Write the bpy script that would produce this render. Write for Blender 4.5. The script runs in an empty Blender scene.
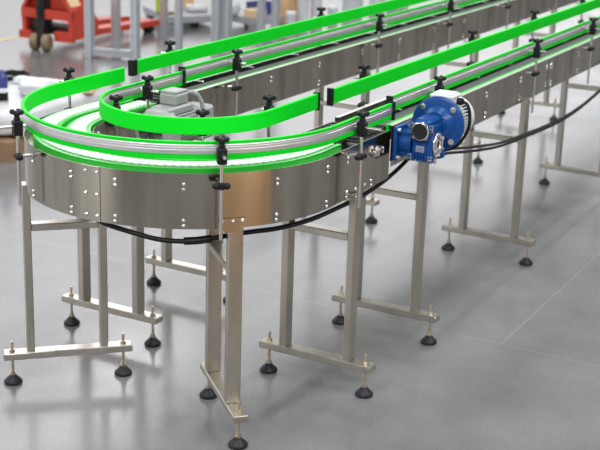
import bpy, math, random
from mathutils import Vector, Matrix
random.seed(7)
S = bpy.context.scene
COL = S.collection
PI = math.pi
R = math.radians

# ------------------------------------------------------------------ materials
def new_mat(name):
    m = bpy.data.materials.new(name); m.use_nodes = True
    nt = m.node_tree
    return m, nt, nt.nodes['Principled BSDF']

def mat(name, col, rough=.5, metal=0.0, noise=0.0, nscale=20, bump=0.0, stretch=(1, 1, 1), rvar=0.0, spec=None, coat=0.0):
    m, nt, b = new_mat(name)
    b.inputs['Base Color'].default_value = (*col, 1)
    b.inputs['Roughness'].default_value = rough
    b.inputs['Metallic'].default_value = metal
    if spec is not None: b.inputs['Specular IOR Level'].default_value = spec
    if coat: b.inputs['Coat Weight'].default_value = coat; b.inputs['Coat Roughness'].default_value = .08
    tc = nt.nodes.new('ShaderNodeTexCoord'); mp = nt.nodes.new('ShaderNodeMapping')
    mp.inputs['Scale'].default_value = stretch
    nz = nt.nodes.new('ShaderNodeTexNoise'); nz.inputs['Scale'].default_value = nscale; nz.inputs['Detail'].default_value = 4
    nt.links.new(tc.outputs['Object'], mp.inputs[0]); nt.links.new(mp.outputs[0], nz.inputs['Vector'])
    if noise:
        rp = nt.nodes.new('ShaderNodeValToRGB')
        rp.color_ramp.elements[0].position = .3; rp.color_ramp.elements[1].position = .7
        rp.color_ramp.elements[0].color = (*[c * (1 - noise) for c in col], 1)
        rp.color_ramp.elements[1].color = (*[min(1, c * (1 + noise)) for c in col], 1)
        nt.links.new(nz.outputs['Fac'], rp.inputs[0]); nt.links.new(rp.outputs[0], b.inputs['Base Color'])
    if rvar:
        mr = nt.nodes.new('ShaderNodeMapRange')
        mr.inputs['To Min'].default_value = max(.02, rough - rvar); mr.inputs['To Max'].default_value = rough + rvar
        nt.links.new(nz.outputs['Fac'], mr.inputs['Value']); nt.links.new(mr.outputs[0], b.inputs['Roughness'])
    if bump:
        bp = nt.nodes.new('ShaderNodeBump'); bp.inputs['Strength'].default_value = bump; bp.inputs['Distance'].default_value = .004
        nt.links.new(nz.outputs['Fac'], bp.inputs['Height']); nt.links.new(bp.outputs[0], b.inputs['Normal'])
    return m

M = {}
M['sheet'] = mat('brushed_stainless_sheet', (.43, .395, .335), .17, 1, .30, 9, 0, (1, 1, .13), .08)
M['tube'] = mat('stainless_tube', (.54, .505, .445), .30, 1, .10, 14, 0, (1, 1, .3), .08)
M['bright'] = mat('bright_steel', (.80, .79, .77), .22, 1, .04, 40)
M['edge'] = mat('folded_sheet_edge', (.82, .80, .76), .38, 1, .03, 30)
M['alu'] = mat('anodised_aluminium_rail', (.72, .71, .72), .5, 1, .03, 30)
M['green'] = mat('green_plastic', (.0004, .61, .016), .5, 0, .02, 8, spec=.15)
M['wear'] = mat('green_wear_plastic', (.05, .56, .065), .20, 0, .04, 20, spec=.7)
M['white'] = mat('white_chain_plastic', (.63, .67, .64), .5, 0, .02, 50, spec=.2)
M['grey_chain'] = mat('steel_chain_plate', (.10, .10, .105), .6, .2, .12, 60, spec=.2)
M['dark'] = mat('dark_track_plastic', (.018, .018, .019), .5, 0, .2, 40, spec=.25)
M['black'] = mat('black_moulded_plastic', (.007, .008, .009), .42, 0, .1, 60, spec=.25)
M['rubber'] = mat('black_rubber', (.013, .015, .019), .45, 0, .2, 40, spec=.3)
M['cable'] = mat('black_cable_jacket', (.006, .006, .007), .40, 0, .1, 60, spec=.3)
M['rod'] = mat('zinc_plated_rod', (.60, .53, .42), .32, 1, .15, 80)
M['blue'] = mat('blue_enamel', (.003, .052, .215), .34, 0, .06, 30, spec=.35)
M['grey_paint'] = mat('grey_motor_paint', (.29, .305, .295), .45, 0, .04, 25, .05)
M['light_paint'] = mat('light_grey_motor_paint', (.62, .64, .64), .40, 0, .04, 25)
M['hole'] = mat('dark_bore', (.008, .008, .009), .6)
M['brass'] = mat('brass_gland', (.55, .38, .12), .3, 1, .1, 60)
M['red'] = mat('red_truck_paint', (.62, .060, .030), .40, 0, .10, 12)
M['cream'] = mat('cream_label', (.80, .62, .36), .5, 0, .05, 30)
M['nylon'] = mat('worn_wheel_nylon', (.23, .17, .10), .5, 0, .2, 40)
M['grease_or_shade'] = mat('oily_or_shaded_steel', (.015, .015, .016), .42, .2, .3, 30)
M['extrusion'] = mat('aluminium_extrusion', (.60, .63, .66), .40, .75, .03, 30)
M['card'] = mat('brown_cardboard', (.66, .42, .235), .75, 0, .08, 18)
M['card_pale'] = mat('pale_cardboard', (.74, .54, .34), .75, 0, .06, 18)
M['wrap'] = mat('white_stretch_wrap', (.62, .63, .65), .35, 0, .05, 14, .6)
M['white_paint'] = mat('white_plastic', (.74, .77, .81), .40, 0, .03, 20)
M['wood'] = mat('pallet_wood', (.26, .16, .085), .7, 0, .2, 14, .1, (1, 6, 6))
M['lime'] = mat('lime_plastic', (.46, .62, .02), .5, 0, .05, 30)
M['navy'] = mat('navy_plastic', (.035, .055, .22), .45, 0, .1, 30)
M['panel_grey'] = mat('grey_steel_panel', (.42, .43, .45), .45, .3, .05, 20)
M['tape'] = mat('yellow_floor_tape', (.80, .62, .25), .5, 0, .1, 30)
M['silver_label'] = mat('silver_rating_plate', (.55, .60, .68), .35, .6, .05, 60)
M['red_tag'] = mat('red_sticker', (.70, .06, .02), .5, 0, .05, 30)
M['hall_wall'] = mat('white_hall_wall', (.82, .82, .83), .6, 0, .03, 3)
M['tan'] = mat('tan_board', (.55, .38, .2), .6, 0, .1, 20)

def floor_mat():
    m, nt, b = new_mat('polished_concrete')
    N = nt.nodes.new; L = nt.links.new
    tc = N('ShaderNodeTexCoord')
    n1 = N('ShaderNodeTexNoise'); n1.inputs['Scale'].default_value = 1.6; n1.inputs['Detail'].default_value = 8; n1.inputs['Roughness'].default_value = .62
    n2 = N('ShaderNodeTexNoise'); n2.inputs['Scale'].default_value = 90; n2.inputs['Detail'].default_value = 3
    L(tc.outputs['Object'], n1.inputs['Vector']); L(tc.outputs['Object'], n2.inputs['Vector'])
    r1 = N('ShaderNodeValToRGB')
    r1.color_ramp.elements[0].position = .28; r1.color_ramp.elements[0].color = (.125, .127, .128, 1)
    r1.color_ramp.elements[1].position = .74; r1.color_ramp.elements[1].color = (.195, .196, .196, 1)
    L(n1.outputs['Fac'], r1.inputs[0])
    r2 = N('ShaderNodeValToRGB')
    r2.color_ramp.elements[0].position = .35; r2.color_ramp.elements[0].color = (.93, .93, .93, 1)
    r2.color_ramp.elements[1].position = .65; r2.color_ramp.elements[1].color = (1.06, 1.06, 1.06, 1)
    L(n2.outputs['Fac'], r2.inputs[0])
    mx = N('ShaderNodeMix'); mx.data_type = 'RGBA'; mx.blend_type = 'MULTIPLY'; mx.inputs[0].default_value = 1
    L(r1.outputs[0], mx.inputs[6]); L(r2.outputs[0], mx.inputs[7])
    # saw-cut joints of the slab, filled with tan sealant
    sp = N('ShaderNodeSeparateXYZ'); L(tc.outputs['Object'], sp.inputs[0])
    masks = []
    for sock, pos, per in (('X', .90, 6.0), ('Y', -.937, 6.0)):
        a = N('ShaderNodeMath'); a.operation = 'ADD'; a.inputs[1].default_value = -pos + per / 2 + per * 20; L(sp.outputs[sock], a.inputs[0])
        md = N('ShaderNodeMath'); md.operation = 'MODULO'; md.inputs[1].default_value = per; L(a.outputs[0], md.inputs[0])
        su = N('ShaderNodeMath'); su.operation = 'SUBTRACT'; su.inputs[1].default_value = per / 2; L(md.outputs[0], su.inputs[0])
        ab = N('ShaderNodeMath'); ab.operation = 'ABSOLUTE'; L(su.outputs[0], ab.inputs[0])
        lt = N('ShaderNodeMath'); lt.operation = 'LESS_THAN'; lt.inputs[1].default_value = .0035; L(ab.outputs[0], lt.inputs[0])
        masks.append(lt)
    mm = N('ShaderNodeMath'); mm.operation = 'MAXIMUM'; L(masks[0].outputs[0], mm.inputs[0]); L(masks[1].outputs[0], mm.inputs[1])
    gt = N('ShaderNodeMath'); gt.operation = 'GREATER_THAN'; gt.inputs[1].default_value = .9; L(sp.outputs['X'], gt.inputs[0])
    gm_ = N('ShaderNodeMath'); gm_.operation = 'MULTIPLY'; L(masks[1].outputs[0], gm_.inputs[0]); L(gt.outputs[0], gm_.inputs[1])
    nt.links.remove(mm.inputs[1].links[0]); L(gm_.outputs[0], mm.inputs[1])
    mf = N('ShaderNodeMath'); mf.operation = 'MULTIPLY'; mf.inputs[1].default_value = .30; L(mm.outputs[0], mf.inputs[0])
    m2 = N('ShaderNodeMix'); m2.data_type = 'RGBA'; L(mf.outputs[0], m2.inputs[0]); L(mx.outputs[2], m2.inputs[6]); m2.inputs[7].default_value = (.36, .31, .24, 1)
    L(m2.outputs[2], b.inputs['Base Color'])
    mr = N('ShaderNodeMapRange'); mr.inputs['From Min'].default_value = .3; mr.inputs['From Max'].default_value = .7
    mr.inputs['To Min'].default_value = .15; mr.inputs['To Max'].default_value = .25
    L(n1.outputs['Fac'], mr.inputs['Value']); L(mr.outputs[0], b.inputs['Roughness'])
    b.inputs['Specular IOR Level'].default_value = .55
    bp = N('ShaderNodeBump'); bp.inputs['Strength'].default_value = .02; bp.inputs['Distance'].default_value = .001
    L(n2.outputs['Fac'], bp.inputs['Height']); L(bp.outputs[0], b.inputs['Normal'])
    return m
M['floor'] = floor_mat()

# ------------------------------------------------------------------ mesh helper
class MB:
    def __init__(s): s.v = []; s.f = []; s.sm = []; s.mi = []
    def add(s, vs, fs, smooth=False, mi=0, mtx=None):
        o = len(s.v)
        for p in vs:
            p = Vector(p)
            s.v.append(tuple(mtx @ p) if mtx else tuple(p))
        for f in fs:
            s.f.append(tuple(i + o for i in f)); s.sm.append(smooth); s.mi.append(mi)
        return s
    def box(s, x0, x1, y0, y1, z0, z1, mi=0, mtx=None):
        v = [(x, y, z) for z in (z0, z1) for y in (y0, y1) for x in (x0, x1)]
        f = [(0, 2, 3, 1), (4, 5, 7, 6), (0, 1, 5, 4), (2, 6, 7, 3), (0, 4, 6, 2), (1, 3, 7, 5)]
        return s.add(v, f, False, mi, mtx)
    def cbox(s, c, d, b=.002, mi=0, mtx=None):
        """box with chamfered edges, centre c, size d"""
        hx, hy, hz = d[0] / 2, d[1] / 2, d[2] / 2
        b = min(b, hx * .45, hy * .45, hz * .45)
        v = []; idx = {}
        for sx in (-1, 1):
            for sy in (-1, 1):
                for sz in (-1, 1):
                    for k in range(3):
                        p = [sx * (hx - (b if k != 0 else 0)), sy * (hy - (b if k != 1 else 0)), sz * (hz - (b if k != 2 else 0))]
                        idx[(sx, sy, sz, k)] = len(v); v.append(tuple(p[i] + c[i] for i in range(3)))
        f = []
        for s1 in (-1, 1):
            g = lambda a, bb, k: {0: (s1, a, bb, 0), 1: (a, s1, bb, 1), 2: (a, bb, s1, 2)}[k]
            for k in range(3):
                q = [idx[g(a, bb, k)] for a, bb in ((-1, -1), (1, -1), (1, 1), (-1, 1))]
                if (s1 < 0) != (k == 1): q.reverse()
                f.append(tuple(q))
        for a in (-1, 1):
            for bb in (-1, 1):
                f.append((idx[(a, bb, -1, 0)], idx[(a, bb, 1, 0)], idx[(a, bb, 1, 1)], idx[(a, bb, -1, 1)]))
                f.append((idx[(a, -1, bb, 0)], idx[(a, 1, bb, 0)], idx[(a, 1, bb, 2)], idx[(a, -1, bb, 2)]))
                f.append((idx[(-1, a, bb, 1)], idx[(1, a, bb, 1)], idx[(1, a, bb, 2)], idx[(-1, a, bb, 2)]))
                for cc in (-1, 1):
                    f.append((idx[(a, bb, cc, 0)], idx[(a, bb, cc, 1)], idx[(a, bb, cc, 2)]))
        return s.add(v, f, False, mi, mtx)
    def lathe(s, prof, n=20, mi=0, mtx=None, smooth=True, caps=True):
        v = []; f = []
        for r, z in prof:
            for k in range(n):
                a = 2 * PI * k / n; v.append((r * math.cos(a), r * math.sin(a), z))
        for i in range(len(prof) - 1):
            for k in range(n):
                k2 = (k + 1) % n
                f.append((i * n + k, i * n + k2, (i + 1) * n + k2, (i + 1) * n + k))
        s.add(v, f, smooth, mi, mtx)
        if caps:
            for i, rev in ((0, True), (len(prof) - 1, False)):
                if prof[i][0] > 1e-6:
                    q = list(range(n));
                    if rev: q.reverse()
                    s.add(v[i * n:(i + 1) * n], [tuple(q)], False, mi, mtx)
        return s
    def cyl(s, p0, p1, r, n=14, mi=0, r2=None, mtx=None, smooth=True):
        p0 = Vector(p0); p1 = Vector(p1); d = p1 - p0; L = d.length
        q = d.to_track_quat('Z', 'Y').to_matrix().to_4x4()
        mm = Matrix.Translation(p0) @ q
        if mtx: mm = mtx @ mm
        return s.lathe([(r, 0), (r if r2 is None else r2, L)], n, mi, mm, smooth)
    def tube(s, pts, r, n=10, mi=0, mtx=None):
        pts = [Vector(p) for p in pts]; v = []; f = []
        up = Vector((0, 0, 1))
        for i, p in enumerate(pts):
            t = (pts[min(i + 1, len(pts) - 1)] - pts[max(i - 1, 0)]).normalized()
            a = up - t * up.dot(t)
            if a.length < .05: a = Vector((1, 0, 0)) - t * t.x
            a.normalize(); b2 = t.cross(a); up = a
            for k in range(n):
                an = 2 * PI * k / n
                v.append(tuple(p + a * (r * math.cos(an)) + b2 * (r * math.sin(an))))
        for i in range(len(pts) - 1):
            for k in range(n):
                k2 = (k + 1) % n
                f.append((i * n + k, i * n + k2, (i + 1) * n + k2, (i + 1) * n + k))
        f.append(tuple(reversed(range(n)))); f.append(tuple(range((len(pts) - 1) * n, len(pts) * n)))
        return s.add(v, f, True, mi, mtx)
    def prism(s, poly, h0, h1, axis='Z', mi=0, mtx=None):
        """extrude polygon; axis Z: poly (x,y); axis Y: poly (x,z); axis X: poly (y,z)"""
        n = len(poly)
        mk = {'Z': lambda a, b, h: (a, b, h), 'Y': lambda a, b, h: (a, h, b), 'X': lambda a, b, h: (h, a, b)}[axis]
        v = [mk(a, b, h) for h in (h0, h1) for a, b in poly]
        f = [tuple(reversed(range(n))), tuple(range(n, 2 * n))] + [(i, (i + 1) % n, n + (i + 1) % n, n + i) for i in range(n)]
        return s.add(v, f, False, mi, mtx)
    def build(s, name, m, parent=None, loc=None):
        me = bpy.data.meshes.new(name); me.from_pydata(s.v, [], s.f)
        for mm in (m if isinstance(m, (list, tuple)) else [m]): me.materials.append(mm)
        me.polygons.foreach_set('use_smooth', s.sm); me.polygons.foreach_set('material_index', s.mi)
        import bmesh
        bm = bmesh.new(); bm.from_mesh(me); bmesh.ops.recalc_face_normals(bm, faces=bm.faces); bm.to_mesh(me); bm.free()
        me.update()
        o = bpy.data.objects.new(name, me); COL.objects.link(o)
        if parent: o.parent = parent
        if loc: o.location = loc
        return o

def thing(name, label, cat, loc=(0, 0, 0), rz=0, group=None):
    o = bpy.data.objects.new(name, None); COL.objects.link(o)
    o.location = loc; o.rotation_euler = (0, 0, rz); o.empty_display_size = .1
    return tag(o, label, cat, group)
def tag(o, label, cat, group=None, kind=None):
    o['label'] = label; o['category'] = cat
    if group: o['group'] = group
    if kind: o['kind'] = kind
    return o
def kids(o): return [c for c in bpy.data.objects if c.parent == o]
def copy_tree(o, parent=None):
    ch = kids(o); c = o.copy(); COL.objects.link(c)
    if parent: c.parent = parent
    for k in ch: copy_tree(k, c)
    return c

# ------------------------------------------------------------------ floor
fl = MB().box(-20, 60, -40, 60, -.2, 0).build('floor', M['floor']); fl['kind'] = 'structure'
for nm, a in (('wall_back', (60, 60.2, -40, 60, 0, 3.4)), ('wall_left', (-20, 60, 60, 60.2, 0, 3.4))):
    wl = MB().box(*a).build(nm, M['hall_wall']); wl['kind'] = 'structure'

# ------------------------------------------------------------------ U path
XE = .44       # where the bend module ends on both sides
CX = -.028     # centre of the turn
def upath(r, x0=XE, x1=XE, n=72, c=(CX, 0)):
    """points at radius r along the U: far side x0 -> arc about c -> near side x1"""
    pts = [(x0, c[1] + r)]
    for i in range(n + 1):
        a = PI / 2 + PI * i / n
        pts.append((c[0] + r * math.cos(a), c[1] + r * math.sin(a)))
    pts.append((x1, c[1] - r))
    return pts
def usweep(mb, prof, x0=XE, x1=XE, n=72, smooth=True, mi=0, c=(CX, 0)):
    """closed profile of (r,z) swept along the U; separate faces per profile edge so edges stay crisp"""
    k = len(prof); rows = [upath(r, x0, x1, n, c) for r, z in prof]
    m_ = len(rows[0])
    for i in range(k):
        j = (i + 1) % k
        v = [(*rows[i][t], prof[i][1]) for t in range(m_)] + [(*rows[j][t], prof[j][1]) for t in range(m_)]
        mb.add(v, [(t, t + 1, m_ + t + 1, m_ + t) for t in range(m_ - 1)], smooth, mi)
    for t, rev in ((0, False), (m_ - 1, True)):
        q = list(range(k))
        if rev: q.reverse()
        mb.add([(*rows[i][t], prof[i][1]) for i in range(k)], [tuple(q)], False, mi)
    return mb
def xsweep(mb, prof, xa, xb, mi=0):
    """profile of (y,z) extruded along X"""
    return mb.prism(prof, xa, xb, 'X', mi)
def rect(a, b, z0, z1): return [(a, z0), (b, z0), (b, z1), (a, z1)]

RC, RS, RI = .470, .593, .347
TOP, BOT = .950, .7625

# ------------------------------------------------------------------ shared small parts
def bolt_mesh():
    mb = MB()
    mb.lathe([(.0066, 0), (.0066, .0012), (.0056, .0012), (.0056, .0045), (.0035, .0062), (0, .0066)], 10)
    o = mb.build('bolt', M['bright']); return o
_bolt = bolt_mesh(); BOLT_ME = _bolt.data; bpy.data.objects.remove(_bolt)
def bolt(parent, p, nrm):
    o = bpy.data.objects.new('bolt', BOLT_ME); COL.objects.link(o); o.parent = parent
    o.location = p; o.rotation_mode = 'QUATERNION'; o.rotation_quaternion = Vector(nrm).to_track_quat('Z', 'Y')
    return o

def leg_frame(parent, x, y, rz, top, foot=.2066, post=.136, crossz=.612, shift=0.0, tall=None):
    """leg frame: local Y runs across the conveyor"""
    mt = Matrix.Translation((x, y, 0)) @ Matrix.Rotation(rz, 4, 'Z')
    f = MB(); f.cbox((0, 0, .114), (.052, 2 * foot + .066, .027), .003, mtx=mt)
    fr = f.build('leg_frame', M['tube'], parent)
    for sy in (-1, 1):
        tz = tall if (tall and sy > 0) else top; p = MB(); p.cbox((0, sy * post + shift, (.1275 + tz) / 2), (.052, .029, tz - .1275), .003, mtx=mt)
        p.build('leg', M['tube'], fr)
    c = MB(); c.cbox((0, shift, crossz), (.046, 2 * post - .029, .026), .003, mtx=mt); c.build('crossbar', M['tube'], fr)
    for sy in (-1, 1):
        m2 = mt @ Matrix.Translation((0, sy * foot, 0))
        r = MB()
        r.lathe([(.0058, .030), (.0058, .164), (.0048, .167)], 10, 0, m2)
        for z in (.0335, .1275): r.lathe([(.0115, z), (.0115, z + .0095)], 6, 0, m2, smooth=False)
        r.lathe([(.009, .043), (.009, .052)], 6, 0, m2, smooth=False)
        r.build('levelling_bolt', M['rod'], fr)
        d = MB(); d.lathe([(.031, 0), (.034, .004), (.034, .010), (.029, .016), (.017, .027), (.012, .034), (.0, .034)], 24, 0, m2)
        d.build('foot_pad', M['rubber'], fr)
    return fr

def T_(*p): return Matrix.Translation(p)
def rail_bracket(parent, x, y, ang, zlow, ztop, zc, out_len, in_len, zk=None, stand=.04):
    """vertical rod with a lower plate clamp and an upper rail clamp; ang = direction pointing away from the rail"""
    mt = Matrix.Translation((x, y, 0)) @ Matrix.Rotation(ang, 4, 'Z')   # local +X = outward
    rod = MB().lathe([(.0055, zlow), (.006, zlow + .003), (.006, ztop)], 12, 0, mt).build('rail_bracket', M['bright'], parent)
    b = MB()
    b.cbox((0, 0, zc - .002), (.031, .031, .052), .003, mtx=mt)
    b.cbox((0, 0, zc + .029), (.020, .020, .014), .003, mtx=mt)
    b.build('clamp_block', M['black'], rod)
    m2 = mt @ T_(0, 0, zc + .046) @ Matrix.Rotation(R(-62) - ang + random.uniform(-.35, .35), 4, 'Z')   # wing knob
    k = MB().lathe([(.008, -.012), (.0105, -.004), (.0115, .006), (.007, .011), (0, .011)], 14, 0, m2)
    for an in (0, 180, 90):
        c0, s0 = math.cos(R(an)), math.sin(R(an))
        k.cyl((0, 0, 0), (.0155 * c0, .0155 * s0, .007), .0072, 10, r2=.0082, mtx=m2)
        k.lathe([(0, -.0095), (.007, -.007), (.0098, 0), (.007, .007), (0, .0095)], 12, 0, m2 @ T_(.016 * c0, .016 * s0, .007))
    k.build('clamp_knob', M['black'], rod)
    c = MB().cyl((-in_len, 0, zc + .004), (out_len, 0, zc + .004), .0058, 12, mtx=mt)
    c.build('cross_rod', M['bright'], rod)
    if zk is not None:
        l = MB()
        l.cbox((0, 0, zk), (.024, .026, .024), .006, mtx=mt)
        for s_ in (-1, 1):
            l.lathe([(0, -.011), (.008, -.0095), (.0128, -.004), (.0128, .004), (.008, .0095), (0, .011)], 14, 0, mt @ T_(.002 * s_, s_ * .017, zk))
        MB().cyl((-stand, 0, zk), (-.010, 0, zk), .006, 10, mtx=mt).build('stand_off', M['bright'], rod)
        l.build('plate_clamp', M['black'], rod)
    return rod

def green_prof(face, sgn, z0, z1, d=.013, lb=.0135):
    """channel-shaped green cover: face at r=face, lips reaching d behind it (sgn = direction of the back)"""
    t = .0035; lip = .0085
    b = face + sgn * d; fi = face + sgn * t
    return [(face, z0 + .002), (face + sgn * .002, z0), (b, z0), (b, z0 + lb), (fi, z0 + lb), (fi, z1 - lip), (b, z1 - lip), (b, z1), (face + sgn * .002, z1), (face, z1 - .002)]
def alu_prof(face, sgn, z0, z1):
    a = face + sgn * .0036; h = z1 - z0; zm = (z0 + z1) / 2; l = .0088
    q = lambda o: face + sgn * o; lb = .0138
    zm += .0025
    return [(a, z0 + lb), (q(.010), z0 + lb), (q(.0125), z0 + lb + .004), (q(.0125), zm - .008), (q(.0145), zm - .007), (q(.0145), zm - .001), (q(.0138), zm), (q(.0145), zm + .001),
            (q(.0145), zm + .007), (q(.0125), zm + .008), (q(.0125), z1 - l - .004), (q(.010), z1 - l), (a, z1 - l)]

def chain_plates_arc(mb, rc, w, z0, z1, pitch=.0262):
    n = int(PI * rc / pitch); da = PI / n
    def plate(mk, L):
        # scalloped plate: narrow at the ends, wide in the middle; slight chevron
        prof = []
        for t, ww in ((.015, .80), (.14, .85), (.3, .96), (.5, 1.0), (.7, .96), (.86, .85), (.985, .80)):
            prof.append((t, ww))
        top = [mk(t, w / 2 * ww) for t, ww in prof] + [mk(t, -w / 2 * ww) for t, ww in reversed(prof)]
        k = len(top)
        v = [(x, y, z1) for x, y in top] + [(x, y, z0) for x, y in top]
        mb.add(v, [tuple(range(k))] + [(i, k + i, k + (i + 1) % k, (i + 1) % k) for i in range(k)])
    for i in range(n):
        a0 = PI / 2 + da * i
        plate(lambda t, o, a0=a0: (CX + (rc + o) * math.cos(a0 + da * t), (rc + o) * math.sin(a0 + da * t)), pitch)
    for sgn in (1, -1):
        for i in range(int((.115 if sgn < 0 else .29) / pitch)):
            x0 = i * pitch
            plate(lambda t, o, x0=x0, sgn=sgn: (CX + x0 + t * pitch, sgn * (rc + o)), pitch)

# ------------------------------------------------------------------ the curved conveyor
bend = thing('curved_conveyor', 'U-shaped steel conveyor bend with white chain in the foreground', 'conveyor')
o = usweep(MB(), rect(RS - .002, RS, BOT, TOP), XE, XE, 96).build('side_plate', M['sheet'], bend)
o = usweep(MB(), rect(RI, RI + .002, BOT, TOP), XE, XE, 64).build('side_plate', M['sheet'], bend)
# bed plate between the side plates, under the tracks
usweep(MB(), rect(RI + .003, RS - .003, .905, .908), XE - .03, XE - .03, 72).build('bed_plate', M['tube'], bend)
# overlapping seam plate on the outer skirt
sp = MB(); n = 8
v = []
for rr in (RS + .0002, RS + .0028):
    for z in (BOT, TOP):
        for i in range(n + 1):
            a = R(177.4 + 6.9 * i / n); v.append((CX + rr * math.cos(a), rr * math.sin(a), z))
q = n + 1
fs = []
for i in range(n):
    fs += [(2 * q + i, 2 * q + i + 1, 3 * q + i + 1, 3 * q + i), (q + i, q + i + 1, 3 * q + i + 1, 3 * q + i), (i, i + 1, 2 * q + i + 1, 2 * q + i)]
fs += [(0, q, 3 * q, 2 * q), (n, q + n, 3 * q + n, 2 * q + n)]
sp.add(v, fs, False); sp.build('seam_plate', M['sheet'], bend)
def skirt_bolt(deg, z, r=RS + .0002):
    a = R(deg); bolt(bend, (CX + r * math.cos(a), r * math.sin(a), z), (math.cos(a), math.sin(a), 0))
for deg in (148.8, 172.5, 189.6, 211.9, 242.9, 266.4):
    for z in (.915, .897, .792, .774): skirt_bolt(deg, z)
for deg in (178.9, 183.2):
    for z in (.931, .856, .782): skirt_bolt(deg, z, RS + .0029)
for x in (.085,):
    for z in (.918, .900, .790, .772): bolt(bend, (x, -RS - .0002, z), (0, -1, 0))
for x, z in ((.283, .789), (.283, .773), (.232, .786), (.160, .786)): bolt(bend, (x, -RS - .0002, z), (0, -1, 0))
for deg in (110, 128, 146):                                          # bolts on the inner plate of the far side
    for z in (.921, .903, .793, .775):
        a = R(deg); bolt(bend, (CX + (RI - .0002) * math.cos(a), (RI - .0002) * math.sin(a), z), (-math.cos(a), -math.sin(a), 0))
# chain tensioner on the near plate
tn = MB()
for x, z in ((.315, .902), (.292, .890)):
    tn.cyl((x, -RS, z), (x, -RS - .026, z), .0075, 12); tn.cyl((x, -RS - .006, z), (x, -RS - .015, z), .014, 6, smooth=False)
tn.cyl((.275, -RS - .013, .896), (.345, -RS - .013, .896), .0045, 10)
tn.cbox((.345, -RS - .010, .896), (.012, .020, .026), .002)
tn.build('chain_tensioner', M['bright'], bend)
# gusset on the front leg
ga = R(227.5); gm = Matrix.Translation((CX, 0, 0)) @ Matrix.Rotation(ga, 4, 'Z')
gp = MB().prism([(-.047, .797), (.043, .797), (.043, .786), (.022, .748), (-.028, .748), (-.047, .786)], RS + .0008, RS + .0040, 'X', 0, gm)
gp.build('gusset_plate', M['sheet'], bend)
for dy in (-.036, 0, .033):
    p = gm @ Vector((RS + .0041, dy, .787)); bolt(bend, p, (math.cos(ga), math.sin(ga), 0))
# green tracks and white chains
for r0, r1 in ((.466, .562), (.356, .446)):
    rm = (r0 + r1) / 2
    g = MB()
    # channel: floor plus two raised edges
    prof = [(r0, .908), (r1, .908), (r1, .959), (r1 - .018, .959), (r1 - .018, .953), (r0 + .018, .953), (r0 + .018, .959), (r0, .959)]
    usweep(g, prof, .27, .095, 80); g.build('chain_track', M['wear'], bend)
    c = MB(); chain_plates_arc(c, rm, .066, .9535, .9630); c.build('chain', M['white'], bend)
# sprocket ends of the bend chain and the dark transfer plates beyond them
for sg in (1, -1):
    for rm in (.514, .401):
        s = MB(); xs_ = .145 if sg < 0 else .315
        s.cyl((xs_, sg * (rm - .030), .915), (xs_, sg * (rm + .030), .915), .044, 24)
        for k in range(12):
            a = 2 * PI * k / 12
            mt = Matrix.Translation((xs_ + .045 * math.cos(a), sg * rm, .915 + .045 * math.sin(a))) @ Matrix.Rotation(-a, 4, 'Y')
            s.cbox((0, 0, 0), (.014, .05, .012), .002, mtx=mt)
        s.build('sprocket', M['grease_or_shade'], bend)
    xs_ = .145 if sg < 0 else .315
    MB().cyl((xs_, sg * RI, .915), (xs_, sg * (RS + .004), .915), .012, 14).build('drive_shaft', M['bright'], bend)
    xa = .205 if sg < 0 else .372
    tp_ = MB().cbox(((xa + .43) / 2, sg * RC, .944), (.43 - xa, .225, .008), .002)
    for k in range(5 if sg < 0 else 2): tp_.cyl((.395 - .04 * k, sg * (RC - .10), .951), (.395 - .04 * k, sg * (RC + .10), .951), .008, 10)
    tp_.build('transfer_plate', M['grease_or_shade'], bend)
# guide rails of the bend

def bend_rail(face, sgn, x0, x1, Z0, Z1, c):
    r = usweep(MB(), alu_prof(face, sgn, Z0, Z1), x0, x1, 96, c=c).build('guide_rail', M['alu'], bend)
    usweep(MB(), green_prof(face, sgn, Z0, Z1), x0, x1, 96, c=c).build('green_strip', M['green'], r)
    for x, sg in ((x0, 1), (x1, -1)):
        if face > .5 and sg > 0: continue
        e = MB(); a, b = c[1] + sg * (face - sgn * .0025), c[1] + sg * (face + sgn * .021)
        e.box(x - .006, x + .006, min(a, b), max(a, b), Z0 - .005, Z1 + .005); e.build('end_cap', M['black'], r)
    return r
OC, IC = (-.036, -.012), (-.012, 0)
bend_rail(.590, 1, .366, .400, 1.004, 1.062, OC)
bend_rail(.334, -1, .412, .345, 1.013, 1.071, IC)
for deg, zl, ol in ((149.1, .748, .105), (222.7, .742, .050)):
    a = R(deg); rr = .645
    rail_bracket(bend, CX + rr * math.cos(a), rr * math.sin(a), a, zl, 1.04, 1.023, ol, .030, .922, .045)
rail_bracket(bend, .094, -.640, -PI / 2, .74, 1.04, 1.027, .075, .028, .926, .045)
rail_bracket(bend, .084, .640, PI / 2, .77, 1.04, 1.034, .05, .03, .926, .045)
for deg in (133, 221):
    a = R(deg); rr = .275
    rail_bracket(bend, IC[0] + rr * math.cos(a), rr * math.sin(a), a + PI, .77, 1.035, 1.026, .04, .036, .897, .06)
rail_bracket(bend, .095, .272, -PI / 2, .77, 1.05, 1.044, .05, .036, .905, .06)
rail_bracket(bend, .080, -.272, PI / 2, .77, 1.05, 1.040, .03, .036, .905, .06)
# legs of the bend
for deg, rr, sh, tl in ((134.2, .474, .002, None), (226.8, .470, -.014, None)):
    a = R(deg)
    leg_frame(bend, rr * math.cos(a), rr * math.sin(a), a - PI / 2, BOT + .012, shift=sh, tall=tl)
leg_frame(bend, .111, RC, 0, BOT + .012)
leg_frame(bend, .140, -RC, 0, BOT + .012)

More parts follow.
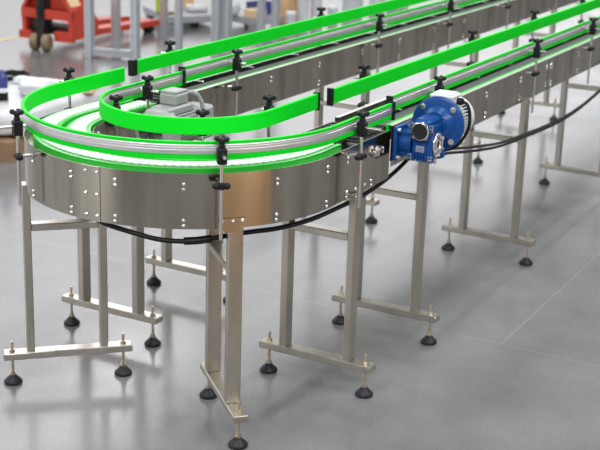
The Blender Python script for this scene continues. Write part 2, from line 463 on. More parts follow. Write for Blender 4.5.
# ------------------------------------------------------------------ straight conveyors
ST, SB = .962, .804
ZS0, ZS1 = 1.021, 1.079
def straight(label, sg, x0, x1, legs, out_br, in_br, rail_in_x0, rail_out_x0, stations, joints):
    t = thing('straight_conveyor', label, 'conveyor', (0, 0, 0), 0, 'straight conveyor runs')
    yo, yi = sg * RS, sg * RI
    for y, d in ((yo, -sg), (yi, sg)):
        p = MB(); xsweep(p, rect(min(y, y + d * .002), max(y, y + d * .002), SB, ST), x0, x1)
        pl = p.build('side_plate', M['sheet'], t)
        l = MB(); xsweep(l, rect(min(y, y + d * .018), max(y, y + d * .018), ST, ST + .002), x0, x1); l.build('folded_edge', M['edge'], pl)
    xsweep(MB(), rect(min(yi, yo) + .003, max(yi, yo) - .003, .905, .908), x0 + .02, x1).build('bed_plate', M['grease_or_shade'], t)  # bed coloured near black, putting shade into the gap beside the chain
    c = .522 if sg < 0 else .425                                     # chain lane, with a dark gap on its other side
    tr = MB()
    for e in (-.0335, .0335): xsweep(tr, rect(sg * (c + e) - .0025, sg * (c + e) + .0025, .908, .944), x0 + .02, x1)
    tr.build('chain_track', M['dark'], t)
    ch = MB(); pitch = .0381; n = int((x1 - x0 - .03) / pitch)
    for i in range(n):
        xa = x0 + .03 + i * pitch
        ch.box(xa + .0006, xa + pitch - .0006, sg * c - .030, sg * c + .030, .946, .951)
    xsweep(ch, rect(sg * c - .020, sg * c + .020, .91, .946), x0 + .03, x1)
    ch.build('chain', M['grey_chain'], t)
    yg = .466 if sg < 0 else .484
    xsweep(MB(), rect(sg * (yg + sg * .022) - .003, sg * (yg + sg * .022) + .003, .930, .956), x0 + .02, x1).build('slide_bar', M['bright'], t)
    for y in ((.566,) if sg < 0 else (.374, .566)):
        xsweep(MB(), rect(sg * y - .0065, sg * y + .0065, .930, .962), x0 + .01, x1).build('wear_strip', M['green'], t)
    # bright tie bars bolted across the gap beside the chain
    x = x0 + .32; k = 0
    while x < x1:
        MB().cbox((x, sg * yg, .953), (.010, .040, .006), .001).build('tie_bar', M['bright'], t)
        x += .43
    for face, sgn, xs, capw in ((.583, 1, rail_out_x0, .006 if sg < 0 else .028), (.3565, -1, rail_in_x0, .008)):
        def flip(pr): return [(sg * a, b) for a, b in pr]
        r = xsweep(MB(), flip(alu_prof(face, sgn, ZS0, ZS1)), xs, x1).build('guide_rail', M['alu'], t)
        xsweep(MB(), flip(green_prof(face, sgn, ZS0, ZS1)), xs, x1).build('green_strip', M['green'], r)
        a, b = face - sgn * .0025, face + sgn * .021
        MB().box(xs - capw, xs + .006, min(sg * a, sg * b), max(sg * a, sg * b), ZS0 - .004, ZS1 + .004).build('end_cap', M['black'], r)
    for x in out_br: rail_bracket(t, x, sg * .645, sg * PI / 2, .758, 1.055, 1.050, .045, .044, .946, .045)
    for x in in_br: rail_bracket(t, x, sg * .297, -sg * PI / 2, .80, 1.055, 1.050, .045, .044, .946, .045)
    for x in legs: leg_frame(t, x, sg * RC, 0, SB + .012, crossz=.618)
    for x in stations:
        for z in (.928, .910, .838, .820):
            bolt(t, (x, yo + sg * .0002, z), (0, sg, 0))
            bolt(t, (x, yi - sg * .0002, z), (0, -sg, 0))
    for x in joints:
        sm = MB().box(x - .0012, x + .0012, yo, yo + sg * .0012, SB, ST) if sg > 0 else MB().box(x - .0012, x + .0012, yo - .0012, yo, SB, ST)
        sm.build('joint_seam', M['hole'], t)
        for dx in (-.028, .028):
            for z in (.930, .914, .846, .830): bolt(t, (x + dx, yo + sg * .0002, z), (0, sg, 0))
    return t
straight('straight steel conveyor run on the near side, behind the blue motor', -1, .458, 6.6, (.748, 1.951, 3.465, 4.95), (.767, 1.94, 2.84, 3.9, 4.9),
         (.804, 1.994, 2.906, 3.8, 4.8), .414, .418, (1.44, 1.886, 2.35, 2.79, 3.25, 3.7), (2.30,))
straight('straight steel conveyor run on the far side, nearest the aluminium frames', 1, .458, 7.4, (.707, 2.145, 3.712, 5.25), (.79, 2.205, 3.2, 4.3, 5.3),
         (.785, 2.20, 3.165, 4.15, 5.15), .440, .452, (1.168, 1.636, 2.108, 2.57, 3.053, 3.515), (1.87,))

# ------------------------------------------------------------------ blue gear motor
bm_ = thing('gear_motor', 'blue worm gear motor with pale finned motor beside the near conveyor', 'motor', (.450, -.742, .922), 0, 'conveyor gear motors')
def T(*p): return Matrix.Translation(p)
RX = Matrix.Rotation(PI / 2, 4, 'Y')          # local z -> world +x
def build_blue():
    L = bm_
    g = MB()                                   # worm gear housing, local coords around (.45,-.76,.92)
    g.cbox((.006, .006, .006), (.112, .078, .134), .008)
    g.cbox((.006, .006, .052), (.120, .066, .086), .010)
    for sx in (-1, 1):                         # corner ears on both faces
        for sz in (-1, 1):
            for sy in (-1, 1): g.cbox((.006 + sx * .052, (.006 + sy * .040), .006 + sz * .058), (.024, .020, .028), .004)
    for k in range(5): g.box(-.058, -.046, -.020 + .012 * k, -.015 + .012 * k, -.064, -.036)
    g.cyl((-.048, .006, .052), (-.062, .006, .052), .038, 28, r2=.036)
    g.cyl((.050, 0, .055), (.080, 0, .055), .050, 28, r2=.072)
    for a in (45, 135, 225, 315):              # stiffening ribs to the motor flange
        mt = T(.066, 0, .055) @ Matrix.Rotation(R(a), 4, 'X')
        g.prism([(-.02, .045), (.022, .045), (.022, .085)], -.004, .004, 'Y', 0, mt)
    g.build('gearbox', M['blue'], L)
    # worm cover ring with dark bore, facing along the run
    rg = MB().lathe([(.030, 0), (.035, .001), (.035, .006), (.029, .006), (.029, 0)], 28, 0, T(-.068, .006, .052) @ RX, caps=False)
    for a in (45, 135, 225, 315):
        rg.cyl((-.061, .006 + .034 * math.cos(R(a)), .052 + .034 * math.sin(R(a))), (-.069, .006 + .034 * math.cos(R(a)), .052 + .034 * math.sin(R(a))), .006, 10)
    rg.build('bearing_ring', M['bright'], L)
    MB().cyl((-.0615, .006, .052), (-.0645, .006, .052), .029, 28).build('bore', M['hole'], L)
    # bright machined pads on the ears
    for sy in (-1, 1):
        for sz in (-1, 1):
            y, z = (.006 + sy * .040), .006 + sz * .058; pd = MB()
            pd.cbox((-.0590, y, z), (.003, .016, .026), .001)
            for dz in (-.0065, .0065): pd.box(-.0612, -.0602, y - .0055, y + .0055, z + dz - .004, z + dz + .004, 1)
            pd.build('machined_pad', [M['bright'], M['blue']], L)
    # output bearing on the outer face
    ob = MB()
    oy = Matrix.Rotation(PI / 2, 4, 'X')       # local z -> world -y
    ob.lathe([(.018, .001), (.046, 0), (.046, .006), (.043, .008), (.036, .008), (.033, .003), (.026, .003), (.025, .009), (.018, .009), (.017, .001)], 28, 0, T(.010, -.033, -.006) @ oy, caps=False)
    ob.build('output_bearing', M['bright'], L)
    MB().cyl((.010, -.032, -.006), (.010, -.035, -.006), .0175, 20).build('bore', M['hole'], L)
    for k in range(6):
        a = 2 * PI * (k + .5) / 6
        MB().cyl((.010 + .0405 * math.cos(a), -.038, -.006 + .0405 * math.sin(a)), (.010 + .0405 * math.cos(a), -.046, -.006 + .0405 * math.sin(a)), .0055, 6, smooth=False).build('bearing_bolt', M['bright'], L)
    sp_ = [(sx * .052, sz * .052) for sx in (-1, 1) for sz in (-1, 1)]
    # output flange towards the conveyor plate
    of = MB()
    of.cyl((0, .050, -.010), (0, .100, -.010), .050, 24, r2=.046)
    of.cbox((0, .108, -.010), (.128, .016, .128), .006)
    of.cbox((-.030, .078, -.010), (.012, .050, .090), .003); of.cbox((.030, .078, -.010), (.012, .050, .090), .003)
    of.build('output_flange', M['blue'], L)
    for x_, z_ in sp_: MB().cyl((x_, .100, -.010 + z_), (x_, .088, -.010 + z_), .008, 6, smooth=False).build('flange_bolt', M['bright'], L)
    MB().box(-.066, .066, .1165, .1215, -.076, .056).build('mounting_plate', M['grease_or_shade'], L)
    # motor flange disc
    md = MB().lathe([(.070, -.004), (.095, -.002), (.103, .0), (.104, .004), (.104, .014), (.102, .016), (.05, .016)], 48, 0, T(.080, 0, .055) @ RX)
    md.build('motor_flange', M['blue'], L)
    for k in range(4):
        mb = MB()
        a = R(45 + 90 * k); y, z = .086 * math.cos(a), .055 + .086 * math.sin(a)
        mb.cyl((.079, y, z), (.068, y, z), .0085, 6, smooth=False); mb.cyl((.080, y, z), (.076, y, z), .012, 14)
        mb.build('flange_bolt', M['bright'], L)
    # motor body with fins
    mo = MB(); mm = T(.096, 0, .055) @ RX
    mo.lathe([(.078, 0), (.078, .012), (.060, .014), (.060, .128), (.074, .128)], 32, 0, mm)
    for k in range(36):
        a = 2 * PI * k / 36
        mt = mm @ Matrix.Rotation(a, 4, 'Z')
        mo.box(.058, .074, -.0016, .0016, .012, .128, 0, mt)
    mo.build('motor_body', M['light_paint'], L)
    MB().lathe([(.076, .128), (.078, .130), (.078, .166), (.070, .176), (.020, .179), (0, .179)], 32, 0, mm).build('fan_cowl', M['light_paint'], L)
    tb = MB(); tb.cbox((.146, 0, .132), (.080, .088, .040), .008); tb.cbox((.146, 0, .154), (.086, .094, .012), .005); tb.cbox((.146, 0, .161), (.070, .078, .010), .004)
    tb.build('terminal_box', M['light_paint'], L)
    gl = MB().cyl((.160, -.044, .134), (.160, -.066, .134), .013, 12).cyl((.160, -.054, .134), (.160, -.060, .134), .016, 6, smooth=False)
    gl.build('cable_gland', M['black'], L)
    lp = MB().box(-.0545, -.046, -.008, .024, -.028, -.006).build('rating_plate', M['silver_label'], L)
    s = MB()
    for r0, zz in enumerate((-.0125, -.0185, -.0245)):
        y = -.014
        while y < .013:
            w = .0025 + .003 * random.random(); s.box(-.0551, -.0544, y + .008, min(y + w, .0135) + .008, zz - .0016, zz + .0016); y += w + .0016
    s.build('plate_lettering', M['navy'], L)
build_blue()

# ------------------------------------------------------------------ grey gear motor inside the bend
gm_ = thing('gear_motor', 'grey finned electric motor inside the loop of the bend', 'motor', (.108, .167, .922), 0, 'conveyor gear motors')
def build_grey():
    L = gm_; mm = T(-.150, 0, 0) @ RX; m0 = T(0, 0, .0)
    fc = MB().lathe([(.054, .012), (.056, 0), (.066, .001), (.070, .006)], 32, 0, mm, caps=False).lathe([(.0, .013), (.07, .013)], 32, 0, mm, caps=False).lathe([(.066, .004), (.086, .026), (.088, .034), (.088, .088), (.082, .096)], 8, 0, mm @ Matrix.Rotation(PI / 8, 4, 'Z'), smooth=False, caps=False)
    fc.build('fan_cowl', M['grey_paint'], L)
    gr = MB()
    for k in range(5): gr.lathe([(.012 + .008 * k, .003), (.015 + .008 * k, .003)], 28, 0, mm, caps=False)
    for k in range(4):
        a = PI / 4 * k; gr.box(-.052, .052, -.0015, .0015, .003, .005, 0, mm @ Matrix.Rotation(a, 4, 'Z'))
    gr.build('fan_grille', M['hole'], L)
    b = MB().lathe([(.064, .070), (.064, .235), (.078, .237), (.078, .250), (.05, .252)], 32, 0, mm)
    for k in range(32):
        a = 2 * PI * k / 32
        b.box(.062, .074, -.0016, .0016, .072, .236, 0, mm @ Matrix.Rotation(a, 4, 'Z'))
    b.cbox((-.005, 0, .068), (.170, .090, .036), .012)
    b.build('motor_body', M['grey_paint'], L)
    t = MB(); t.cbox((.010, 0, .108), (.090, .078, .048), .008); t.cbox((.010, 0, .134), (.082, .070, .012), .005); t.build('terminal_box', M['grey_paint'], L)
    MB().cyl((.058, -.010, .108), (.082, -.010, .108), .011, 12).build('cable_gland', M['brass'], L)
    pts = [(.060, -.02, .120), (.085, -.03, .122), (.110, -.04, .108), (.128, -.048, .080), (.134, -.052, .045), (.130, -.054, .0)]
    MB().tube(pts, .009, 10).build('conduit', M['grey_paint'], L)
    g = MB(); g.cbox((.165, 0, -.010), (.105, .105, .130), .010); g.cyl((.098, 0, 0), (.125, 0, 0), .062, 24); g.cyl((.165, .045, -.020), (.165, .120, -.020), .048, 24)
    g.build('gearbox', M['grey_paint'], L)
build_grey()

# ------------------------------------------------------------------ cables
def smooth_pts(pts, k=6):
    P = [Vector(p) for p in pts]; out = []
    for i in range(len(P) - 1):
        p0 = P[max(i - 1, 0)]; p1 = P[i]; p2 = P[i + 1]; p3 = P[min(i + 2, len(P) - 1)]
        for j in range(k):
            t = j / k
            out.append(.5 * ((2 * p1) + (p2 - p0) * t + (2 * p0 - 5 * p1 + 4 * p2 - p3) * t * t + (3 * p1 - p0 - 3 * p2 + p3) * t ** 3))
    out.append(P[-1]); return out
ca = [(-.582, .10, .785), (-.588, -.03, .750), (-.573, -.129, .732), (-.541, -.226, .714), (-.482, -.306, .707), (-.426, -.358, .712), (-.346, -.428, .722), (-.243, -.506, .726),
      (-.11, -.554, .730), (.068, -.56, .726), (.27, -.56, .723), (.441, -.56, .734), (.575, -.56, .753), (.70, -.555, .775), (.86, -.55, .81)]
c = MB().tube(smooth_pts(ca), .0085, 10).build('power_cable', M['cable'])
tag(c, 'black cable sagging beneath the skirt of the curved conveyor', 'cable', 'black power cables')
a = [Vector(p) for p in ca[4:6]]
cw = MB().tube(smooth_pts([(-.4935, -.290, .7075), (-.462, -.326, .708), (-.431, -.354, .7115)]), .0135, 10).build('cable_sleeve', M['cable'], c)
for dz, lbl, dy, first in ((0, 'upper of the two black cables drooping right of the blue motor', 0, [(.610, -.800, 1.056), (.606, -.826, 1.050), (.606, -.840, 1.01), (.606, -.836, .95), (.612, -.79, .88), (.68, -.70, .835)]),
                    (-.020, 'lower of the two black cables drooping right of the blue motor', .012, [(.560, -.69, .85), (.61, -.685, .825), (.68, -.684, .808), (.74, -.684, .798)])):
    pts = first + [(.85, -.674 + dy, .806 + dz), (1.136, -.674 + dy, .757 + dz), (1.46, -.674 + dy, .712 + dz), (1.777, -.674 + dy, .690 + dz), (2.1, -.674 + dy, .672 + dz), (2.384, -.674 + dy, .664 + dz), (2.70, -.674 + dy, .676 + dz), (3.075, -.674 + dy, .713 + dz), (3.6, -.67 + dy, .78 + dz)]
    c = MB().tube(smooth_pts(pts), .0062, 10).build('power_cable', M['cable']); tag(c, lbl, 'cable', 'black power cables')

# ------------------------------------------------------------------ background: pallet truck
pj = thing('pallet_jack', 'red hand pallet truck parked beyond the conveyor at upper left', 'pallet truck', (5.42, 5.10, 0), R(2))
def build_jack():
    L = pj
    b = MB()
    for sy in (-1, 1):                                              # side cheeks
        b.prism([(-.10, .10), (.30, .10), (.30, .26), (.06, .40), (-.10, .36)], sy * .262 - .022, sy * .262 + .022, 'Y')
    b.box(-.11, -.07, -.284, .284, .275, .36)                        # front cross member
    b.box(-.13, -.08, -.30, -.10, .085, .175); b.box(-.13, -.08, .17, .30, .085, .155)
    b.box(.02, .30, -.25, .25, .275, .30)
    b.prism([(-.284, .36), (.284, .36), (.09, .66), (-.09, .66)], -.02, .10, 'X')   # hood sloping down to both sides
    b.prism([(-.284, .36), (-.25, .36), (-.07, .63), (-.09, .66)], -.11, -.02, 'X')
    b.prism([(.284, .36), (.25, .36), (.07, .63), (.09, .66)], -.11, -.02, 'X')
    b.prism([(.10, .36), (.30, .26), (.30, .275), (.10, .64)], -.24, .24, 'Y')
    b.build('chassis', M['red'], L)
    MB().prism([(-.262, .400), (-.112, .631), (-.1145, .6325), (-.2645, .4015)], -.09, .06, 'X').build('label_strip', M['cream'], L)
    p = MB(); p.cyl((-.09, .06, .16), (-.09, .06, .62), .050, 18); p.cyl((-.02, .05, .16), (-.02, .05, .44), .035, 14); p.box(-.14, -.03, 0.0, .12, .20, .27); p.cyl((-.13, .06, .30), (-.13, .06, .40), .03, 12)
    p.box(-.05, .20, -.24, .24, .13, .20)
    p.build('hydraulic_pump', M['grease_or_shade'], L)
    MB().cyl((-.10, .06, .60), (-.26, .07, 1.22), .022, 12).build('tow_handle', M['grease_or_shade'], L)
    for dy in (-.070, .060):
        w = MB().lathe([(.03, -.034), (.066, -.034), (.076, -.028), (.078, 0), (.076, .028), (.066, .034), (.03, .034)], 28, 0, T(-.20, dy, .078) @ Matrix.Rotation(PI / 2, 4, 'X') @ Matrix.Rotation(R(14), 4, 'Y'))
        w.build('steer_wheel', M['nylon'], L)
    MB().box(-.215, -.12, -.04, .04, .10, .20).cyl((-.20, -.10, .078), (-.20, .095, .078), .012, 10).build('wheel_fork', M['grease_or_shade'], L)
    for y in (-.19, .19):
        f = MB(); f.prism([(.28, .10), (1.35, .07), (1.48, .085), (1.48, .10), (1.35, .125), (.28, .16)], y - .075, y + .075, 'Y'); fk = f.build('fork', M['red'], L)
        MB().cyl((1.28, y - .045, .042), (1.28, y + .045, .042), .042, 18).build('load_wheel', M['grease_or_shade'], fk)
build_jack()

# ------------------------------------------------------------------ background: aluminium frames
def extr(mb, p0, p1, s=.08):
    p0 = Vector(p0); p1 = Vector(p1); d = p1 - p0
    mm = T(*p0) @ d.to_track_quat('Z', 'Y').to_matrix().to_4x4(); h = s / 2; t = s * .12; g = s * .1
    poly = []
    for k in range(4):
        c, s_ = (1, 0, -1, 0)[k], (0, 1, 0, -1)[k]
        for x, y in ((h, -h), (h, -t), (h - g, -t), (h - g, t), (h, t)):
            poly.append((c * x - s_ * y, s_ * x + c * y))
    mb.prism(poly, 0, d.length, 'Z', 0, mm); return mb
def alu_frame(label, posts, rails, s=.08, h=2.0):
    x0, y0 = posts[0][0], posts[0][1]
    t = thing('aluminium_frame', label, 'frame', (x0, y0, 0), 0, 'aluminium machine frames')
    for (x, y) in posts: extr(MB(), (x - x0, y - y0, 0.0), (x - x0, y - y0, h), s).build('post', M['extrusion'], t)
    for (i, j, z) in rails:
        a, b = Vector((*posts[i], z)), Vector((*posts[j], z)); d = (b - a).normalized() * (s / 2)
        extr(MB(), a + d - Vector((x0, y0, 0)), b - d - Vector((x0, y0, 0)), s).build('rail', M['extrusion'], t)
    return t
alu_frame('aluminium profile frame standing in front of the red pallet truck forks', [(5.226, 4.539), (5.36, 4.14), (5.722, 4.62)], [(0, 1, .05), (0, 1, 1.95), (0, 2, 1.95)], .065)
alu_frame('aluminium profile frame in front of the wooden bench with the lime box', [(6.572, 4.67), (5.937, 4.07)], [(0, 1, 1.95)], .055)
alu_frame('thick aluminium profile frame left of the bench with the pale carton', [(6.50, 4.02), (6.56, 3.94)], [(0, 1, 1.9), (0, 1, .06)], .075)
alu_frame('aluminium profile frame in front of the tall brown carton', [(6.83, 3.72), (6.93, 3.62)], [(0, 1, 1.9), (0, 1, .06)], .06)

# ------------------------------------------------------------------ background: goods
def carton(label, x, y, z, dx, dy, dz, m, rz=0.0, group='cardboard cartons'):
    t = MB(); t.cbox((0, 0, dz / 2), (dx, dy, dz), .006); o = t.build('carton', m); o.location = (x, y, z); o.rotation_euler = (0, 0, rz)
    tag(o, label, 'box', group)
    MB().box(-dx / 2 - .001, dx / 2 + .001, -.025, .025, dz - .002, dz + .001).build('tape_strip', M['tan'], o)
    return o
def pallet(label, x, y, lx, ly, rz=0):
    t = thing('wooden_pallet', label, 'pallet', (x, y, 0), rz)
    for k in range(3): MB().box(-lx / 2, lx / 2, -ly / 2 + k * (ly - .10) / 2, -ly / 2 + k * (ly - .10) / 2 + .10, 0, .10).build('runner', M['wood'], t)
    for k in range(6): MB().box(-lx / 2 + k * (lx - .11) / 5, -lx / 2 + k * (lx - .11) / 5 + .11, -ly / 2, ly / 2, .10, .122).build('deck_board', M['wood'], t)
    return t
def bench(label, x, y, lx, ly, h, m):
    t = thing('workbench', label, 'bench', (x, y, 0), 0, 'grey benches')
    MB().cbox((0, 0, h - .03), (lx, ly, .06), .004).build('bench_top', m, t)
    for sx in (-1, 1):
        for sy in (-1, 1): MB().box(sx * (lx / 2 - .04) - .025, sx * (lx / 2 - .04) + .025, sy * (ly / 2 - .04) - .025, sy * (ly / 2 - .04) + .025, 0, h - .06).build('leg', m, t)
    MB().box(-lx / 2 + .04, lx / 2 - .04, -ly / 2 + .04, ly / 2 - .04, .12, .14).build('lower_shelf', m, t)
    return t

# floor tape
for x, y, l in ((5.49, 5.76, 'yellow tape dash on the floor, at the picture edge'), (5.65, 5.765, 'yellow tape dash on the floor, nearer the red pallet truck')):
    tp = MB().box(-.075, .075, -.03, .03, 0, .0015).build('floor_tape', M['tape']); tp.location = (x, y, 0); tp.rotation_euler = (0, 0, R(-8)); tag(tp, l, 'tape', 'yellow floor tape')

def lumpy(mb, c, d, amp, seed, nu=26, nv=16, p=.55):
    """rounded box with a crumpled film surface"""
    from mathutils import noise as nz
    v = []; f = []
    sg = lambda t: math.copysign(abs(t) ** p, t)
    for i in range(nv + 1):
        th = -PI / 2 + PI * i / nv
        for j in range(nu):
            ph = 2 * PI * j / nu
            q = Vector((sg(math.cos(th)) * sg(math.cos(ph)), sg(math.cos(th)) * sg(math.sin(ph)), sg(math.sin(th))))
            k = 1 + amp * nz.noise(q * 2.3 + Vector((seed, 0, 0))) + amp * .5 * nz.noise(q * 6 + Vector((0, seed, 0)))
            w = Vector((c[0] + q.x * d[0] / 2 * k, c[1] + q.y * d[1] / 2 * k, max(c[2] - d[2] / 2, c[2] + q.z * d[2] / 2 * k)))
            v.append(tuple(w))
    for i in range(nv):
        for j in range(nu):
            j2 = (j + 1) % nu; f.append((i * nu + j, i * nu + j2, (i + 1) * nu + j2, (i + 1) * nu + j))
    mb.add(v, f, True); return mb
# goods on a low pallet at the left edge
pallet('low wooden pallet with wrapped goods behind the left end of the bend', 2.52, 3.05, 1.05, .80)
wg = lumpy(MB(), (0, 0, .09), (1.02, .76, .18), .05, 3, 40, 20, .35).build('wrapped_goods', M['wrap']); wg.location = (2.52, 3.05, .1225)
tag(wg, 'white film wrapped goods lying on the low wooden pallet at left', 'wrapped goods')
wb = lumpy(MB(), (0, 0, .045), (.28, .22, .09), .16, 9).build('plastic_bag', M['wrap']); wb.location = (2.56, 2.90, .308); wb.rotation_euler = (0, 0, .5)
tag(wb, 'crumpled white bag on the wrapped goods beside the bottle', 'bag')
bt = thing('plastic_bottle', 'bottle with blue upper half and dark band standing at the left picture edge', 'bottle', (2.262, 2.930, .303))
MB().lathe([(.030, 0), (.036, .004), (.036, .085), (.034, .09)], 24).build('bottle_body', M['white_paint'], bt)
MB().lathe([(.0368, .006), (.0368, .060)], 24, caps=False).build('dark_band', M['black'], bt)
MB().lathe([(.0365, .09), (.0365, .155), (.030, .168), (.016, .176), (.016, .20), (0, .20)], 24).build('blue_sleeve', M['navy'], bt)
cl = MB()
for k in range(5):
    rr = .105 + .006 * k; cl.tube([(rr * math.cos(2 * PI * i / 36), rr * .8 * math.sin(2 * PI * i / 36), .01 + .011 * (k % 3) + .004 * math.sin(i + k)) for i in range(37)], .0065, 8)
co_ = cl.build('cable_coil', M['cable']); co_.location = (2.86, 3.36, .308); tag(co_, 'coil of black cable lying on the wrapped goods at left', 'cable coil')
bd = MB().cbox((0, 0, .02), (.09, .46, .04), .004).build('white_board', M['white_paint']); bd.location = (2.80, 3.02, .309); bd.rotation_euler = (0, 0, R(8))
tag(bd, 'long white board lying beside the black cable coil', 'board')
wbk = MB().cbox((0, 0, .022), (.075, .15, .044), .003).build('wood_block', M['card_pale']); wbk.location = (2.86, 2.70, .298); wbk.rotation_euler = (0, 0, R(-62))
tag(wbk, 'pale wooden block seen below the far left green rail', 'block')
# low platforms with goods behind the frames
def platform(label, x, y, lx, ly, h, rz):
    t = thing('low_platform', label, 'platform', (x, y, 0), rz, 'low grey platforms')
    MB().cbox((0, 0, h - .035), (lx, ly, .07), .004).build('deck', M['panel_grey'], t)
    for sx in (-1, 1):
        for sy in (-1, 1): MB().cbox((sx * (lx / 2 - .06), sy * (ly / 2 - .06), (h - .07) / 2), (.08, .08, h - .07), .004).build('leg', M['panel_grey'], t)
    return t
platform('low grey platform behind the aluminium frames with the lime box', 7.48, 5.06, .84, .62, .13, R(52))
lb = MB().cbox((0, 0, .14), (.085, .085, .28), .006).build('lime_box', M['lime']); lb.location = (7.20, 5.14, .1305); tag(lb, 'lime yellow box on the low platform behind the red forks', 'box')
bo = MB().cbox((0, 0, .012), (.10, .17, .024), .003).build('wooden_board', M['wood']); bo.location = (7.115, 5.02, .1305); bo.rotation_euler = (0, 0, R(52)); tag(bo, 'brown wooden board on the low platform in front of the lime box', 'board')
carton('brown carton at the back of the low grey platform', 7.66, 5.16, .1305, .18, .20, .10, M['card'], .6)
ww = lumpy(MB(), (0, 0, .035), (.16, .22, .07), .2, 21).build('film_bundle', M['wrap']); ww.location = (7.50, 4.90, .1305); ww.rotation_euler = (0, 0, .8); tag(ww, 'bundle of clear film near the right end of the first low platform', 'film', 'film bundles')
platform('low grey platform carrying the pale carton and blue tray', 7.72, 4.36, .56, .42, .13, R(70))
carton('pale carton on the low platform in front of the blue tray', 7.54, 4.21, .1305, .15, .19, .085, M['card_pale'], R(70))
nt_ = MB(); nt_.cbox((0, 0, .006), (.18, .24, .012), .003)
for a_ in ((-.085, 0, .01, .24), (.085, 0, .01, .24), (0, -.115, .18, .01), (0, .115, .18, .01)): nt_.box(a_[0] - a_[2] / 2, a_[0] + a_[2] / 2, a_[1] - a_[3] / 2, a_[1] + a_[3] / 2, 0, .125)
nt_ = nt_.build('blue_tray', M['navy']); nt_.location = (7.80, 4.30, .1305); nt_.rotation_euler = (0, 0, R(70)); tag(nt_, 'navy blue tray on the low platform behind the pale carton', 'tray')
wf = lumpy(MB(), (0, 0, .065), (.12, .12, .13), .2, 33).build('film_bundle', M['wrap']); wf.location = (7.52, 4.46, .1305); tag(wf, 'white film bundle heaped left of the pale carton', 'film', 'film bundles')
carton('large brown carton in front of the bend, seen as a brown reflection in its skirt', -1.08, -2.60, 0, 1.44, .78, .49, M['card'], R(-20), None)
# cartons and white drums along the far side
carton('tall brown carton left of the white drums', 8.15, 4.19, 0, .22, .24, .52, M['card'], .3)
def drum(label, x, y, r_, h):
    d = thing('white_drum', label, 'drum', (x, y, 0), 0, 'white drums')
    MB().lathe([(r_ * .92, 0), (r_, .02), (r_, h - .03), (r_ * 1.03, h - .028), (r_ * 1.03, h - .012), (r_, h - .01)], 28).build('drum_body', M['white_paint'], d)
    MB().lathe([(r_ * 1.02, h - .0095), (r_ * 1.04, h - .008), (r_ * 1.04, h + .006), (r_ * .94, h + .008), (0, h + .008)], 28).build('lid', M['white_paint'], d)
for lb_, x, y, r_, h in (('small white drum in front of the tall brown carton', 7.80, 3.93, .050, .18), ('slim white drum just right of the tall brown carton', 7.99, 3.89, .060, .45),
                       ('white drum behind the black knob of the far rail', 8.33, 3.92, .060, .45), ('short white drum right of the black knob on the far rail', 8.68, 3.90, .055, .15),
                       ('wide white drum right of the short one behind the far rail', 9.02, 3.83, .115, .50), ('white drum second from the right along the far rail', 9.55, 3.78, .09, .55),
                       ('last white drum on the right along the far rail', 10.1, 3.77, .13, .55)):
    drum(lb_, x, y, r_, h)

# ------------------------------------------------------------------ camera
cam = bpy.data.cameras.new('camera'); co = bpy.data.objects.new('camera', cam); COL.objects.link(co)
yaw, pit, rol = R(28.315), R(17.291), R(1.8505)
F = Vector((math.cos(yaw) * math.cos(pit), math.sin(yaw) * math.cos(pit), -math.sin(pit)))
Rt = Vector((math.sin(yaw), -math.cos(yaw), 0)); U = Rt.cross(F)
c_, s_ = math.cos(rol), math.sin(rol)
rt = Rt * c_ + U * s_; up = U * c_ - Rt * s_
# image x axis = right rotated clockwise by the fitted roll
mw = Matrix(((rt.x, up.x, -F.x, -3.8633), (rt.y, up.y, -F.y, -2.5382), (rt.z, up.z, -F.z, 2.0316), (0, 0, 0, 1)))
co.matrix_world = mw
cam.sensor_width = 36; cam.lens = 1284.4 / 600 * 36
cam.dof.use_dof = True; cam.dof.focus_distance = 4.3; cam.dof.aperture_fstop = 4.5
S.camera = co

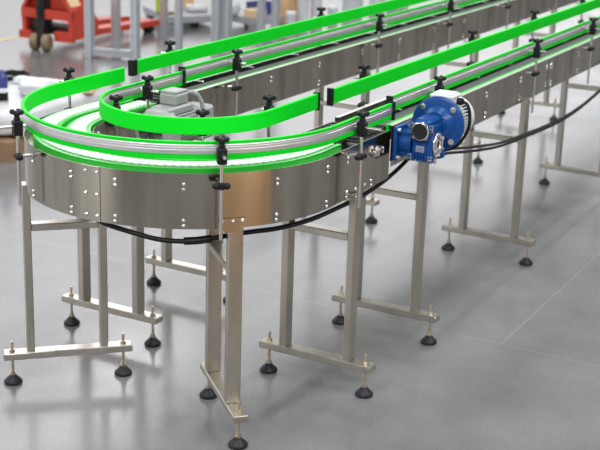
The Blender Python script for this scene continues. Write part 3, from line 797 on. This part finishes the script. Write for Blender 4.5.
# ------------------------------------------------------------------ light: bright hall, ceiling lamps, added fill lamps on the camera side
w = bpy.data.worlds.new('hall'); S.world = w; w.use_nodes = True
nt = w.node_tree; bg = nt.nodes['Background']
tc = nt.nodes.new('ShaderNodeTexCoord'); sx = nt.nodes.new('ShaderNodeSeparateXYZ'); nt.links.new(tc.outputs['Generated'], sx.inputs[0])
# tall windows all along the left side of the hall, darker ceiling and opposite side
my = nt.nodes.new('ShaderNodeMath'); my.operation = 'MAXIMUM'; my.inputs[1].default_value = .001; nt.links.new(sx.outputs['Y'], my.inputs[0])
dv = nt.nodes.new('ShaderNodeMath'); dv.operation = 'DIVIDE'; nt.links.new(sx.outputs['Z'], dv.inputs[0]); nt.links.new(my.outputs[0], dv.inputs[1])
hf = nt.nodes.new('ShaderNodeMath'); hf.operation = 'MULTIPLY'; hf.inputs[1].default_value = .5; hf.use_clamp = True; nt.links.new(dv.outputs[0], hf.inputs[0])
rp = nt.nodes.new('ShaderNodeValToRGB'); nt.links.new(hf.outputs[0], rp.inputs[0])
e = rp.color_ramp.elements
def grey(v): return (v, v, v * 1.02, 1)
e[0].position = 0; e[0].color = grey(.9)
e[1].position = .10; e[1].color = grey(1.0)
for p, v in ((.17, 1.7), (.30, 2.3), (.40, 2.5), (.47, .45), (1.0, .33)): e.new(p).color = grey(v)
nt.links.new(rp.outputs[0], bg.inputs['Color']); bg.inputs['Strength'].default_value = 1.0
def lamp(x, y, z, sx_, sy_, e_, rot=(0, 0, 0)):
    l = bpy.data.lights.new('ceiling_or_fill_lamp', 'AREA'); l.shape = 'RECTANGLE'; l.size = sx_; l.size_y = sy_; l.energy = e_
    o = bpy.data.objects.new('ceiling_or_fill_lamp', l); COL.objects.link(o); o.location = (x, y, z); o.rotation_euler = rot; return o
for x, y, e_ in ((-6, -6, 520), (0, -6.5, 420), (-6.5, 0, 420), (-1, -1, 110), (4, -.6, 170), (4, 4.6, 170), (8, -1.5, 230), (12.6, 9.4, 55), (9.8, 8.6, 38)): lamp(x, y, 6.5, 3.4, .3, e_)  # first three are added on the camera side to brighten faces turned that way

S.view_settings.view_transform = 'Standard'; S.view_settings.look = 'None'; S.view_settings.exposure = 0.0; S.view_settings.gamma = 1
